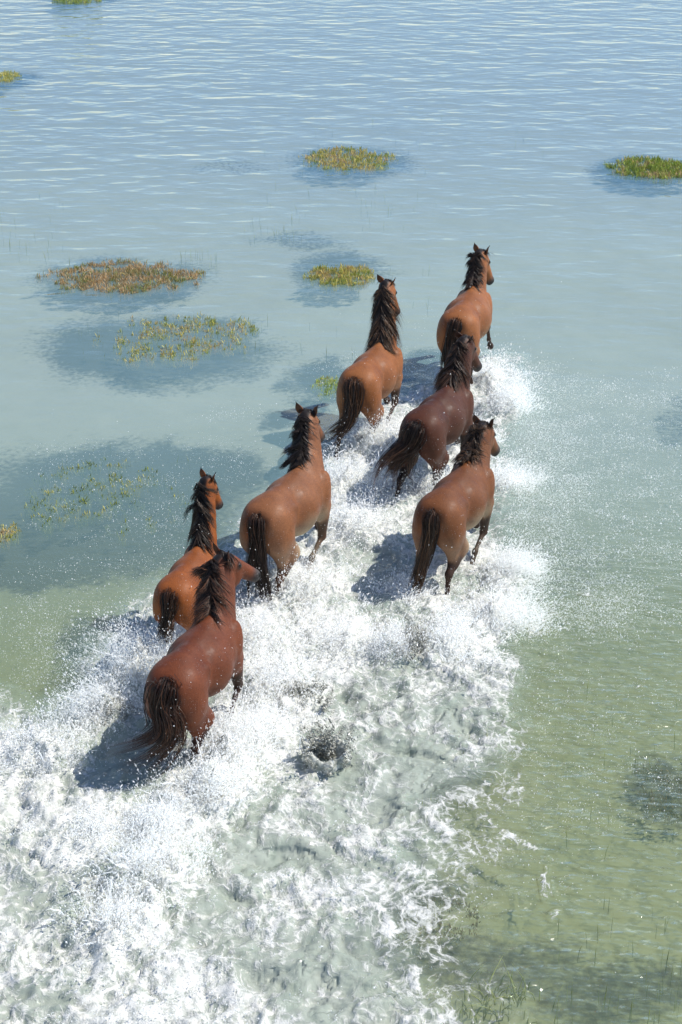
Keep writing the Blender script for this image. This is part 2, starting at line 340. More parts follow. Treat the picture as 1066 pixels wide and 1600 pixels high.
def surface_nets(D, lo, h):
    I = D < 0
    c = np.zeros(tuple(np.array(D.shape) - 1), np.int8)
    for dx in (0, 1):
        for dy in (0, 1):
            for dz in (0, 1): c += I[dx:D.shape[0] - 1 + dx, dy:D.shape[1] - 1 + dy, dz:D.shape[2] - 1 + dz]
    act = (c > 0) & (c < 8); cells = np.argwhere(act); ids = np.full(act.shape, -1, np.int64); ids[act] = np.arange(len(cells))
    cor = [(a, b, d) for a in (0, 1) for b in (0, 1) for d in (0, 1)]
    val = {q: D[cells[:, 0] + q[0], cells[:, 1] + q[1], cells[:, 2] + q[2]].astype(float) for q in cor}
    acc = np.zeros((len(cells), 3)); cnt = np.zeros(len(cells))
    for q in cor:
        for ax in range(3):
            if q[ax]: continue
            r = list(q); r[ax] = 1; r = tuple(r); a, b = val[q], val[r]; m = (a < 0) != (b < 0)
            t = np.where(m, a / np.where(m, a - b, 1), 0); p = np.array(q, float)[None, :].repeat(len(cells), 0); p[:, ax] = t
            acc[m] += p[m]; cnt[m] += 1
    V = lo + h * (cells + acc / cnt[:, None])
    Fs = []
    for ax in range(3):
        o = [i for i in range(3) if i != ax]
        sl0 = [slice(1, -1)] * 3; sl1 = [slice(1, -1)] * 3; sl0[ax] = slice(0, -1); sl1[ax] = slice(1, None)
        A = I[tuple(sl0)]; B = I[tuple(sl1)]; e = np.argwhere(A != B); fl = A[A != B]
        off = np.ones(3, int); off[ax] = 0; e = e + off
        def cid(d0, d1):
            q = e.copy(); q[:, o[0]] -= d0; q[:, o[1]] -= d1; return ids[q[:, 0], q[:, 1], q[:, 2]]
        qd = np.stack([cid(0, 0), cid(1, 0), cid(1, 1), cid(0, 1)], -1)
        flip = fl if ax != 1 else ~fl
        qd[~flip] = qd[~flip][:, ::-1]
        Fs.append(qd)
    F = np.concatenate(Fs); F = F[(F >= 0).all(1)]
    # one light relaxation
    for _ in range(2):
        s_ = np.zeros_like(V); n_ = np.zeros(len(V))
        for i in range(4):
            a, b = F[:, i], F[:, (i + 1) % 4]
            np.add.at(s_, a, V[b]); np.add.at(n_, a, 1); np.add.at(s_, b, V[a]); np.add.at(n_, b, 1)
        V = V * .5 + .5 * s_ / np.maximum(n_, 1)[:, None]
    return V, F

def catmull(P, n):
    P = np.array(P, float); Q = np.vstack([2 * P[0] - P[1], P, 2 * P[-1] - P[-2]]); out = []
    m = len(P) - 1
    for t in np.linspace(0, m, n):
        i = min(int(t), m - 1); f = t - i; a, b, c, d = Q[i], Q[i + 1], Q[i + 2], Q[i + 3]
        out.append(.5 * (2 * b + (c - a) * f + (2 * a - 5 * b + 4 * c - d) * f * f + (3 * b - a - 3 * c + d) * f ** 3))
    return np.array(out)
def strands(paths, w0, cols, k=3):
    """hair: each path (n,3) becomes a thin tapering three sided lock; cols (root, tip)"""
    Vs, Fs, Cs = [], [], []; off = 0
    for pth, w, (c0, c1) in zip(paths, w0, cols):
        n = len(pth); T = np.gradient(pth, axis=0); T /= np.maximum(np.linalg.norm(T, axis=1), 1e-6)[:, None]
        r_ = unit(RNG.normal(size=3)); A = np.cross(T, r_); A /= np.maximum(np.linalg.norm(A, axis=1), 1e-6)[:, None]; B = np.cross(T, A)
        t = np.linspace(0, 1, n); ww = w * (.12 + .88 * np.sin(np.pi * np.clip(t * 1.1 + .1, 0, 1)) ** .7) * (1 - t ** 3 * .85)
        for j in range(k):
            an = 2 * math.pi * j / k; Vs.append(pth + (A * math.cos(an) * 1.0 + B * math.sin(an) * .45) * ww[:, None]); Cs.append(c0 + (c1 - c0) * (t[:, None] ** 1.6))
        i = np.arange(n - 1)
        for j in range(k):
            a, b = off + j * n, off + ((j + 1) % k) * n
            Fs.append(np.stack([a + i, b + i, b + i + 1, a + i + 1], -1))
        off += n * k
    return np.concatenate(Vs), np.concatenate(Fs), np.concatenate(Cs)

def coat_material():
    g = NG('horse_coat'); tc = g.n('ShaderNodeTexCoord'); O = tc.outputs['Object']
    c = g.attr('col', 'Color'); n = g.noise(O, 3.5, 5, .6); hair = g.noise(g.mapv(O, (30, 160, 110)), 1.0, 3, .6); bl = g.noise(O, 11, 4, .6)
    c = g.mixc(g.ramp(n, .3, .7, .0, .65), c, g.mixc(1.0, c, (.52, .44, .40), 'MULTIPLY'))
    c = g.mixc(g.ramp(bl, .5, .75, 0, .30), c, g.mixc(1.0, c, (1.45, 1.30, 1.2), 'MULTIPLY'))
    c = g.mixc(g.ramp(hair, .35, .7, 0, .60), c, g.mixc(1.0, c, (.50, .48, .45), 'MULTIPLY'))
    wv_ = g.n('ShaderNodeTexVoronoi', feature='F1', i_Scale=55.0); g.l(O, wv_.inputs['Vector'])             # beads of water on the coat
    bead = g.math('MULTIPLY', g.ramp(wv_.outputs['Distance'], .22, .14), g.math('GREATER_THAN', g.noise(O, 7, 4, .7), .56))
    c = g.mixc(g.math('MULTIPLY', bead, .28), c, (.60, .58, .56))
    b = g.n('ShaderNodeBsdfPrincipled', i_IOR=1.45); g.l(c, b.inputs['Base Color'])
    g.l(g.ramp(bl, .35, .65, .42, .62), b.inputs['Roughness']); b.inputs['Specular IOR Level'].default_value = .27
    bp = g.n('ShaderNodeBump', i_Strength=.7, i_Distance=.003); g.l(g.math('ADD', hair, g.math('MULTIPLY', bl, .7)), bp.inputs['Height']); g.l(bp.outputs[0], b.inputs['Normal'])
    return g.done(b.outputs[0])
def hair_material():
    g = NG('horse_hair'); c = g.attr('col', 'Color')
    b = g.n('ShaderNodeBsdfPrincipled', i_Roughness=.42); g.l(c, b.inputs['Base Color']); b.inputs['Specular IOR Level'].default_value = .35
    return g.done(b.outputs[0])
M_COAT, M_HAIR = coat_material(), hair_material()
g = NG('horse_eye'); b = g.n('ShaderNodeBsdfPrincipled', i_Roughness=.08); b.inputs['Base Color'].default_value = (.01, .006, .004, 1); M_EYE = g.done(b.outputs[0])

def make_horse(name, cat, label, T, yaw, sc, poll, muz, legs, tail, coat, dark, pale=0.0, pitch=0.0, bend=0.0, mane_side=1, mane_len=.28, tail_w=1.0, tips=(.16,.08,.04), fat=1.0, mane_fly=0.0, aw=.42, share=.97, vol=1.0, fore=False, jaw=1.10, mess=1.0, hscale=1.0, tail_z=1.125, zoff=0.0, foal=False, earsp=1.0, eard=(0, 0, 0), curl=.02, taper=.45):
    """T: pixel of the tail head.  poll / muz: (px, py, local x).  legs: lists of local points.  tail: [(px, py, metres behind tail head)]."""
    th = rad(90 - yaw); fw = np.array([math.cos(th), math.sin(th), 0]); lf = np.array([-math.sin(th), math.cos(th), 0])
    sc *= .92; LXS = .90
    tw = atz(T[0], T[1], tail_z * sc - .22 + zoff)                 # tail head in world
    org = tw + fw * .80 * sc * LXS; org[2] = -.22 + zoff
    cp, sp_ = math.cos(rad(pitch)), math.sin(rad(pitch))
    root = bpy.data.objects.new(name, None); COL.objects.link(root); root.location = org; root.rotation_euler = (0, 0, th); root.scale = (sc * LXS, sc, sc)
    tag(root, label, cat, 'wild horses galloping through shallow water')
    def tolocal(w): q = (np.array(w) - org) / sc; return np.array([q @ fw / LXS, q @ lf, q[2]])
    def J(px, py, lx):                                             # point of the pixel's ray on the horse's cross plane local x = lx
        d = ray(px, py); P0 = org + fw * lx * sc * LXS; t = ((P0 - CO) @ fw) / (d @ fw); return tolocal(CO + d * t)
    X = lambda x, y, z: (x, y, z)
    D = Sdf(.0125 / sc if not foal else .0115 / sc); f = fat
    # trunk
    yb = lambda x: bend * x * abs(x)
    D.seg((.30, yb(.3), 1.00), (-.08, 0, .98), (.235 * f, .290), (.285 * f, .295), k=.08)
    D.seg((-.05, 0, .97), (-.36, 0, 1.00), (.285 * f, .295), (.205 * f, .225), k=.05)
    D.seg((-.30, 0, 1.03), (-.62, 0, 1.02), (.185 * f, .195), (.19 * f, .195), k=.03)
    D.box_ell((.30, yb(.3), 1.20), (.26, .075, .125), .08)
    D.seg((.10, 0, 1.20), (-.45, 0, 1.18), (.06, .07), (.08, .08), k=.10)
    D.box_ell((.46, yb(.46), .97), (.19, .20, .27), .08)
    for s_ in (1, -1):
        D.ell((.34, s_ * .165 + yb(.3), .98), [(.45, 0, 1), (0, 1, 0), (1, 0, -.45)], (.27, .095, .13), .03)      # shoulder blade
        D.box_ell((.50, s_ * .09 + yb(.5), .90), (.12, .10, .14), .05)
        D.ell((-.55, s_ * .115, 1.045), [(1, 0, -.16), (0, 1, 0), (.16, 0, 1)], (.27, .135 * f, .19), .05)     # croup
        D.ell((-.60, s_ * .150, .93), [(.22, 0, 1), (0, 1, 0), (1, 0, -.22)], (.245, .125 * f, .20), .035)      # thigh
        D.ell((-.735, s_ * .100, .97), [(.1, 0, 1), (0, 1, 0), (1, 0, -.1)], (.205, .100, .11), .04)         # buttock
        D.box_ell((-.36, s_ * .185 * f, 1.13), (.05, .04, .04), .06)                                       # point of hip
    D.seg((-.30, 0, 1.20), (-.70, 0, 1.135), (.10, .075), (.11, .075), k=.08)
    D.box_ell((-.48, 0, 1.06), (.30, .20, .215), .07)
    dk0 = np.array([-.76, 0, 1.16])
    # legs
    LEG = []
    for kind, s_, pts in legs:
        pts = [J(*q[1:]) if q[0] == 'px' else np.array([q[0], q[1], q[2]]) for q in pts]
        if kind == 'h':
            R = [(.105, .15), (.070, .095), (.036, .052), (.030, .034), (.026, .030), (.046, .050)]
            P_ = [np.array([-.60, s_ * .140, .86])] + pts
            D.seg(P_[0], P_[1], (.105, .16), (.078, .105), k=.07)
            D.seg(P_[1], P_[2], (.078, .11), (.036, .048), k=.05)
            D.seg((-.68, s_ * .150, .82), P_[1] * .40 + P_[2] * .60, (.080, .10), (.042, .055), k=.05)
            D.box_ell(P_[2], (.048, .034, .048), .03)
            D.seg(P_[2], P_[3], (.028, .036), (.027, .030), k=.03)
            D.box_ell(P_[3], (.036, .034, .038), .02)
            D.seg(P_[3], P_[4], (.027, .029), (.030, .032), k=.02); D.seg(P_[4], P_[4] + unit(P_[4] - P_[3] + np.array([.04, 0, -.02])) * .055, (.040, .045), (.050, .056), k=.012)
        else:
            P_ = [np.array([.38, s_ * .165 + yb(.38), .84])] + pts
            D.seg(P_[0], P_[1], (.085, .115), (.040, .050), k=.06)
            D.box_ell(P_[1], (.042, .040, .045), .03)
            D.seg(P_[1], P_[2], (.028, .033), (.025, .028), k=.03)
            D.box_ell(P_[2], (.034, .032, .036), .02)
            D.seg(P_[2], P_[3], (.026, .027), (.029, .031), k=.02); D.seg(P_[3], P_[3] + unit(P_[3] - P_[2] + np.array([.04, 0, -.02])) * .055, (.040, .045), (.048, .054), k=.012)
        LEG.append((kind, P_))
    # neck
    PO = J(*poll); HL = (.55 if not foal else .47) * hscale
    best = min((abs(np.linalg.norm(J(muz[0], muz[1], PO[0] + dx) - PO) - HL), dx) for dx in np.arange(muz[2], muz[3] if len(muz) > 3 else .6, .01))
    MZ = J(muz[0], muz[1], PO[0] + best[1]); hv = MZ - PO; h_ = unit(hv)
    print(label[:30], 'poll', PO.round(2), 'muzzle', MZ.round(2), 'len', round(float(np.linalg.norm(hv)), 2))
    MZ = PO + h_ * HL
    N0 = np.array([.40, yb(.4), 1.08]); back = unit(PO - N0)
    NP = catmull([N0, N0 * .62 + PO * .38 + np.array([.05, 0, -.015]), N0 * .28 + PO * .72 + np.array([.035, 0, .01]), PO - np.array([0, 0, .02])], 9)
    rs = np.interp(np.linspace(0, 1, 9), [0, .35, .7, 1], [.155, .110, .092, .086]); ru = np.interp(np.linspace(0, 1, 9), [0, .35, .7, 1], [.275, .205, .160, .115])
    if foal: ru = ru * .88; rs = rs * .95
    if jaw > 1: ru = ru * np.linspace(1, .78, 9)
    lat = np.array([0, 1., 0])
    hs = np.cross(np.array([0, 0, 1.]), h_); hs = unit(hs)         # head's left side
    if abs(h_[2]) > .97: hs = lat
    SD = [unit(lat * (1 - t) + hs * t) for t in np.linspace(0, .8, 9)]
    for i in range(8):
        D.seg(NP[i], NP[i + 1], (rs[i], ru[i]), (rs[i + 1], ru[i + 1]), side=SD[i], k=.05)
    nrm = unit(np.cross(h_, hs))                                     # out of the forehead
    if nrm[2] < 0: nrm = -nrm
    hp = lambda a, b, c: PO + h_ * a + nrm * b + hs * c
    ax = [h_, hs, nrm]
    D.ell(hp(.09, -.005, 0), ax, (.14, .104, .096), .04)
    D.ell(hp(.13 + .04 * (jaw > 1), -.080 * jaw, 0), ax, (.115, .074 * jaw, .115 * jaw), .022)
    for s_ in (1, -1):
        D.ell(hp(.12 + .05 * (jaw > 1), -.090 * jaw, s_ * .044 * jaw), ax, (.100, .042, .090 * jaw), .015)
        D.ell(hp(.15, .030, s_ * .072), ax, (.040, .024, .026), .015)
        D.ell(hp(HL - .045, -.005, s_ * .034), ax, (.034, .020, .026), .015)
    D.seg(hp(.14, -.012, 0), hp(HL - .08, -.022, 0), (.076, .096), (.052, .068), side=hs, k=.03)
    D.seg(hp(.16, .035, 0), hp(HL - .10, .012, 0), (.040, .035), (.028, .028), side=hs, k=.03)
    D.ell(hp(HL - .045, -.02, 0), ax, (.064, .052, .064), .025)
    D.ell(hp(HL - .035, -.058, 0), ax, (.035, .034, .026), .02)
    V, F = D.build()
    # colours of the coat
    coat = np.array(coat); blk = np.array([.018, .013, .011]); muzc = np.array([.075, .065, .062])
    Cc = np.repeat(coat[None, :], len(V), 0)
    nz = fbm(V[:, 0] * 4 + V[:, 2] * 2, V[:, 1] * 4 + V[:, 2] * 3, 3, 5)
    w = sstep(1.0, 1.28, V[:, 2] + .1 * nz) * sstep(.7, .2, np.abs(V[:, 0] - .0)) * .22
    Cc = Cc * (1 - w[:, None]) + w[:, None] * coat * .55
    lowb = sstep(1.02, .76, V[:, 2] + .07 * nz) * sstep(.52, .25, np.abs(V[:, 0] + .08))
    pl = pale * lowb
    Cc = Cc * (1 - pl[:, None]) + pl[:, None] * np.array([.52, .40, .26])
    # paler mealy inner thigh and buttock line where the breed has it
    pb = pale * .55 * sstep(.98, .70, V[:, 2] + .05 * nz) * sstep(-.45, -.62, V[:, 0]) * sstep(.50, .62, V[:, 2])
    Cc = Cc * (1 - pb[:, None]) + pb[:, None] * np.array([.40, .27, .17])
    for kind, P_ in LEG:
        k0 = 2 if kind == 'h' else 1
        a, b = P_[k0 - 1], P_[k0]
        dmin = np.full(len(V), 9.)
        st = a + (b - a) * .55
        chain = [st] + list(P_[k0:])
        for p, q in zip(chain[:-1], chain[1:]):
            e = q - p; t = np.clip(((V - p) @ e) / (e @ e), 0, 1); dmin = np.minimum(dmin, np.linalg.norm(V - p - t[:, None] * e, axis=1))
        w = sstep(.125, .07, dmin + .02 * nz)[:, None] * dark
        Cc = Cc * (1 - w) + w * blk * 1.6
    hx = (V - PO) @ h_; dr = np.linalg.norm(V - PO - hx[:, None] * h_, axis=1)
    w = (sstep(HL - .16, HL - .05, hx) * sstep(.22, .16, dr))[:, None]; Cc = Cc * (1 - w) + w * muzc
    for s_ in (1, -1):
        w = sstep(.030, .016, np.linalg.norm(V - hp(HL - .03, .008, s_ * .048), axis=1))[:, None]; Cc = Cc * (1 - w) + w * .004
        w = .7 * sstep(.055, .03, np.linalg.norm(V - hp(.155, .026, s_ * .080), axis=1))[:, None]; Cc = Cc * (1 - w) + w * blk
    cr_ = []
    for i in range(1, 9):
        tg_ = unit(NP[min(i + 1, 8)] - NP[i - 1]); u_ = unit(np.cross(SD[i], tg_)); u_ = u_ if u_ @ np.array([-1., 0, .8]) > 0 else -u_; cr_.append(NP[i] + u_ * ru[i])
    cr_ += [hp(-.02, .09, 0), hp(.04, .09, 0)]
    for p, q in zip(cr_[:-1], cr_[1:]):                               # dark roots of the mane along the crest
        e = q - p; t = np.clip(((V - p) @ e) / (e @ e), 0, 1); w = sstep(.070, .040, np.linalg.norm(V - p - t[:, None] * e, axis=1) + .015 * nz)[:, None]; Cc = Cc * (1 - w) + w * blk * 1.3
    Cc *= (1 + .16 * nz)[:, None]
    # ears: thin cupped leaves joined to the skin of the head
    Vs, Fs, Cs = [V], [F], [Cc]; off = len(V)
    for s_ in (1, -1):
        e0 = hp(.0, .040, s_ * .070); ed = unit(-h_ * .45 + nrm * .35 + hs * s_ * .42 * earsp + np.array([0, 0, .35]) + np.array(eard)); es = unit(np.cross(ed, h_) * .9 + hs * .25 * s_); en = np.cross(ed, es)
        EV = []; m, kk = 9, 8
        for i in range(m):
            t = i / (m - 1); wd = .040 * math.sin(math.pi * min(1, t * .80 + .24)) ** .8 * (1.02 - t ** 4); 
            for j in range(kk):
                an = 2 * math.pi * j / kk; cc, ss = math.cos(an), math.sin(an)
                EV.append(e0 + ed * (t * .135) + es * wd * cc + en * (wd * .42 * ss - (.010 * (1 - cc * cc)) * (1 if ss > 0 else -.2)))
        EV = np.array(EV); i, j = np.meshgrid(np.arange(m - 1), np.arange(kk), indexing='ij'); i = i.ravel(); j = j.ravel()
        EF = np.stack([i * kk + j, i * kk + (j + 1) % kk, (i + 1) * kk + (j + 1) % kk, (i + 1) * kk + j], -1) + off
        tt = np.repeat(np.linspace(0, 1, m), kk)[:, None]
        Vs.append(EV); Fs.append(EF); Cs.append(coat * .8 * (1 - tt ** 2) + blk * tt ** 2); off += len(EV)
    body = mesh_obj('body', np.concatenate(Vs), np.concatenate(Fs), M_COAT, root, colattr=np.concatenate(Cs))
    # eyes
    for s_ in (1, -1):
        c = hp(.155, .028, s_ * .086); u, v = np.meshgrid(np.linspace(0, math.pi, 7), np.linspace(0, 2 * math.pi, 11)[:-1], indexing='ij')
        q = np.stack([np.sin(u) * np.cos(v), np.sin(u) * np.sin(v), np.cos(u)], -1).reshape(-1, 3)
        EV = c + (q[:, :1] * h_ * .026 + q[:, 1:2] * hs * .016 + q[:, 2:] * nrm * .019)
        i, j = np.meshgrid(np.arange(6), np.arange(10), indexing='ij'); i = i.ravel(); j = j.ravel()
        mesh_obj('eye', EV, np.stack([i * 10 + j, i * 10 + (j + 1) % 10, (i + 1) * 10 + (j + 1) % 10, (i + 1) * 10 + j], -1), M_EYE, root)
    # mane
    base_c = np.array([.016, .011, .009]); tips = np.array(tips)
    cs = catmull(NP, 60); ii = np.linspace(0, 8, 60); rs6 = np.interp(ii, range(9), rs); ru6 = np.interp(ii, range(9), ru)
    Tn = np.gradient(cs, axis=0); Tn /= np.linalg.norm(Tn, axis=1)[:, None]
    S6 = np.array([unit(np.array([np.interp(a, range(9), [q[k_] for q in SD]) for k_ in range(3)])) for a in ii])
    S6 = S6 - Tn * (S6 * Tn).sum(1)[:, None]; S6 /= np.linalg.norm(S6, axis=1)[:, None]; U6 = np.cross(S6, Tn)
    U6 *= np.where(((U6 @ np.array([-1., 0, .8])) > 0), 1, -1)[:, None]
    paths, ws, cl = [], [], []
    nl = 1500 if not foal else 1200; ncl = 26
    cln = RNG.normal(size=(ncl, 4))
    for q in range(nl):
        a = RNG.uniform(.10 if not foal else .16, 1.0); ia = a * 59; i0 = int(ia); ci = int(a * (ncl - 1)); cz = cln[ci]
        L = mane_len * (RNG.uniform(.55, 1.1)) * (1 + .15 * cz[0]) * (.75 + .5 * math.sin(math.pi * min(1, a * .9 + .1)))
        sd_ = mane_side if RNG.random() < share else -mane_side
        if mane_side == 0: sd_ = RNG.choice([-1, 1])
        n = 12; pth = np.zeros((n, 3)); cur = cs[i0] + U6[i0] * ru6[i0] * .93 + S6[i0] * RNG.normal(mane_side * .014, .008)
        lift = (RNG.uniform(.002, .035) + abs(cz[1]) * .018) * vol + (0 if sd_ == mane_side else .0)
        fly = mane_fly * RNG.uniform(.3, 1.4)
        ph, fr, amp = cz[2] * 2 + RNG.normal(0, .5), RNG.uniform(4, 8), curl * RNG.uniform(.3, 1.4)
        st_ = L / (n - 1)
        for j in range(n):
            t = j / (n - 1); arc = t * L
            thn = min(aw * arc / max(.5 * (rs6[i0] + ru6[i0]) * 1.0, .05), 1.75)   # angle round the neck
            back = -Tn[i0] * arc * (.35 + .25 * cz[3] * .5 + RNG.normal(0, .02))
            i2 = int(np.clip(i0 - arc * (1 - aw) / .011, 0, 59))
            C0 = cs[i2]; r_s, r_u = rs6[i2] + lift + fly * t * .10, ru6[i2] + lift * .8 + fly * t * .08
            pos = C0 + U6[i2] * r_u * math.cos(thn) + S6[i2] * sd_ * r_s * math.sin(thn)
            if aw * arc > .8 * (rs6[i0] + ru6[i0]): pos = pos + np.array([0, 0, -1]) * (aw * arc - .8 * (rs6[i0] + ru6[i0])) * .6
            pos = pos + np.array([-.25, sd_ * .30, -.1]) * fly * t * t * .5
            pos = pos + Tn[i2] * amp * math.sin(fr * t + ph) + U6[i2] * amp * .5 * math.cos(fr * t * 1.3 + ph) * t
            pos = pos + cln[ci, :3] * .026 * t
            pth[j] = pos
        paths.append(pth); ws.append(RNG.uniform(.0022, .0062)); k_ = RNG.random() ** 2.2; kk = RNG.uniform(.6, 1.5)
        cl.append((base_c * kk + tips * .25 * k_, base_c * kk * (1 - k_) + tips * k_))
    for q in range(0 if not fore else 120):                          # forelock and the hair between the ears
        n = 8; a = hp(RNG.uniform(-.04, .01), .075, RNG.normal(0, .018)); sd_ = RNG.normal(0, .4); L = RNG.uniform(.08, .18)
        b1 = hp(.05, .092, sd_ * .03); b2 = hp(.05 + L * .5, .088 - abs(sd_) * .03, sd_ * .085); b3 = hp(.05 + L * .85, .062 - abs(sd_) * .05, sd_ * .11)
        paths.append(catmull([a, b1, b2, b3], n)); ws.append(RNG.uniform(.004, .008)); k_ = RNG.random() ** 2
        cl.append((base_c * 1.2, base_c * (1 - k_) + tips * k_))
    for q in range(170 if not fore else 520):                                              # hair over the poll, falling back and aside
        s_ = RNG.normal(0, .6); a = hp(RNG.uniform(-.03, .04), .090, s_ * .045); L_ = RNG.uniform(.06, .16) * (1.6 if fore else 1)
        b1 = a - Tn[-1] * L_ * .45 + S6[-1] * (s_ * .035) + U6[-1] * .022; b2 = a - Tn[-1] * L_ * .95 + S6[-1] * (s_ * .06) + U6[-1] * .012
        paths.append(catmull([a, b1, b2], 7)); ws.append(RNG.uniform(.0025, .006)); k_ = RNG.random() ** 2; cl.append((base_c * 1.2, base_c * (1 - k_) + tips * k_))
    V, F, Cx = strands(paths, ws, cl); mesh_obj('mane', V, F, M_HAIR, root, colattr=Cx)
    # tail
    pts = [np.array([-.74, 0, 1.13]), np.array([-.80, 0, 1.125])]
    for px, py, bk in tail: pts.append(J(px, py, -.80 - bk))
    gd = catmull(pts, 40); paths, ws, cl = [], [], []
    Tg = np.gradient(gd, axis=0); Tg /= np.linalg.norm(Tg, axis=1)[:, None]
    Ag = np.cross(Tg, np.array([1., 0, 0.05])); Ag /= np.linalg.norm(Ag, axis=1)[:, None]; Bg = np.cross(Tg, Ag)
    TL = np.linalg.norm(np.diff(gd, axis=0), axis=1).sum()
    ncl = 16; ctr = RNG.normal(size=(ncl, 3)); 
    for q in range(850 if not foal else 520):
        c = RNG.integers(ncl); t0 = RNG.uniform(0, .30); ln = RNG.uniform(.55, 1.0) ** .7 * (1 - .12 * abs(ctr[c, 2])); t1 = min(1.0, t0 + ln) if RNG.random() < .8 else min(1.0, t0 + ln * .5)
        n = 16; tt = np.linspace(t0, t1, n); ia = tt * 39; i0 = np.clip(ia.astype(int), 0, 38); fr = (ia - i0)[:, None]
        C0 = gd[i0] * (1 - fr) + gd[i0 + 1] * fr; A_, B_ = Ag[i0], Bg[i0]
        loc = RNG.normal(size=2) * .5
        sp1 = .060 * tail_w * np.minimum(1, (tt + .12) * 2.6)
        env = sp1 * (1 - taper * tt)
        cw = sstep(.25, .95, tt)
        oa = env * (loc[0] * (1 - cw) + (ctr[c, 0] * .95 * mess + loc[0] * .18) * cw); ob = env * (loc[1] * (1 - cw) + (ctr[c, 1] * .8 * mess + loc[1] * .18) * cw)
        wvy = .018 * np.sin(tt * 9 + ctr[c, 2] * 3) * tt * tail_w
        pth = C0 + A_ * (oa + wvy)[:, None] + B_ * (ob + .6 * wvy)[:, None]
        paths.append(pth); ws.append(RNG.uniform(.0022, .0062)); k_ = RNG.random() ** 1.8; kk = RNG.uniform(.6, 1.5)
        cl.append((base_c * kk + np.array(coat) * .35 * max(0, .12 - t0) / .12, base_c * kk * (1 - k_) + tips * k_))
    V, F, Cx = strands(paths, ws, cl); mesh_obj('tail', V, F, M_HAIR, root, colattr=Cx)
    return root

# galloping legs, local metres: hind = stifle, hock, fetlock, hoof; fore = knee, fetlock, hoof
HF = [(-.40, .17, .66), (-.52, .15, .40), (-.35, .15, .17), (-.26, .15, .06)]     # hind swinging forward
HB = [(-.52, .17, .64), (-.88, .15, .48), (-1.02, .15, .20), (-1.10, .15, .09)]   # hind pushing back
FF = [(.70, .14, .66), (.86, .14, .42), (.95, .14, .32)]                          # fore reaching
FB = [(.40, .15, .50), (.14, .15, .36), (.04, .15, .24)]                          # fore folded under
def leg(kind, s_, pts): return (kind, s_, [(p[0], p[1] * s_, p[2]) if p[0] != 'px' else p for p in pts])
L = 1; R = -1
bay = (.20, .080, .038); choc = (.105, .035, .017); red = (.33, .098, .024); golden = (.35, .128, .042)
make_horse('horse', 'horse', 'chestnut horse leading the herd, head raised with both ears showing', (712, 508), 17, 1.0,
    (750, 398, .90), (768, 440, 0), [leg('h', L, HF), leg('h', R, HF), leg('f', L, FF), leg('f', R, FF)],
    [(705, 535, .05), (703, 575, .10), (708, 620, .12)], golden, .9, pale=.3, mane_side=1, share=.8, vol=1.2, mane_len=.26, tail_w=1.6, fat=1.10, zoff=.10, aw=.5)
make_horse('horse', 'horse', 'bright bay horse with long streaky mane falling right and black tail sweeping left', (553, 600), 21, 1.0,
    (603, 446, .90), (621, 488, .1), [leg('h', L, HB), leg('h', R, HF), leg('f', L, FF), leg('f', R, FB)],
    [(552, 625, .06), (545, 655, .15), (524, 676, .22), (500, 690, .28)], golden, .9, pale=.25, mane_side=-1, share=.62, vol=1.1, mane_len=.42, tail_w=1.9, tips=(.50, .26, .12), mane_fly=.25, eard=(-.3, 0, -.2), aw=.40)
make_horse('horse', 'horse', 'dark brown wet horse behind the leader, straggly tail streaming left', (650, 670), 27, 1.0,
    (725, 534, .88), (749, 574, 0), [leg('h', L, HB), leg('h', R, HF), leg('f', L, FF), leg('f', R, FB)],
    [(640, 692, .05), (622, 712, .14), (606, 735, .22), (603, 768, .26)], choc, .9, mane_side=1, mane_len=.36, tail_w=2.0, taper=.15, mess=1.3, tips=(.38, .18, .09), share=.75, vol=1.3, eard=(-.5, 0, -.2))
make_horse('horse', 'horse', 'brown horse at the right edge, long thin tail hanging down to the foam', (676, 806), 26, 1.0,
    (754, 670, .80), (776, 704, 0), [leg('h', L, [(-.50, .17, .64), (-.80, .15, .42), (-.76, .14, .16), (-.74, .14, .04)]), leg('h', R, [(-.42, .18, .66), (-.70, .16, .45), (-.72, .15, .16), (-.68, .15, .04)]), leg('f', L, FF), leg('f', R, FB)],
    [(672, 835, .05), (662, 880, .10), (645, 930, .14), (626, 968, .18)], (.215, .078, .028), .85, pale=.9, share=.9, vol=1.8, mane_side=1, mane_len=.26, tail_w=1.5, tips=(.40, .20, .09), curl=.035, taper=.85)
make_horse('horse', 'horse', 'large light bay horse with cream flank and straight grey black tail', (403, 813), 26, 1.03,
    (479, 652, .78), (502, 682, 0), [leg('h', L, HF), leg('h', R, [(-.42, .18, .66), (-.68, .16, .44), (-.74, .15, .16), (-.70, .15, .04)]), leg('f', L, FF), leg('f', R, FB)],
    [(403, 840, .04), (405, 885, .06), (412, 925, .08), (410, 965, .10)], (.30, .120, .050), .75, pale=1.0, mane_side=1, share=.95, vol=1.9, mane_len=.27, tail_w=1.5, mess=1.2, tips=(.13, .09, .07))
make_horse('foal', 'foal', 'red brown foal with bushy dark mane, smallest animal of the herd', (265, 933), 17, .81,
    (322, 752, .82), (345, 790, 0), [leg('h', L, HF), leg('h', R, HF), leg('f', L, FF), leg('f', R, FF)],
    [(262, 955, .05), (254, 985, .08), (246, 1010, .10)], red, .8, mane_side=0, vol=1.6, mane_len=.30, tail_w=1.7, tips=(.22, .13, .07), foal=True, zoff=.10)
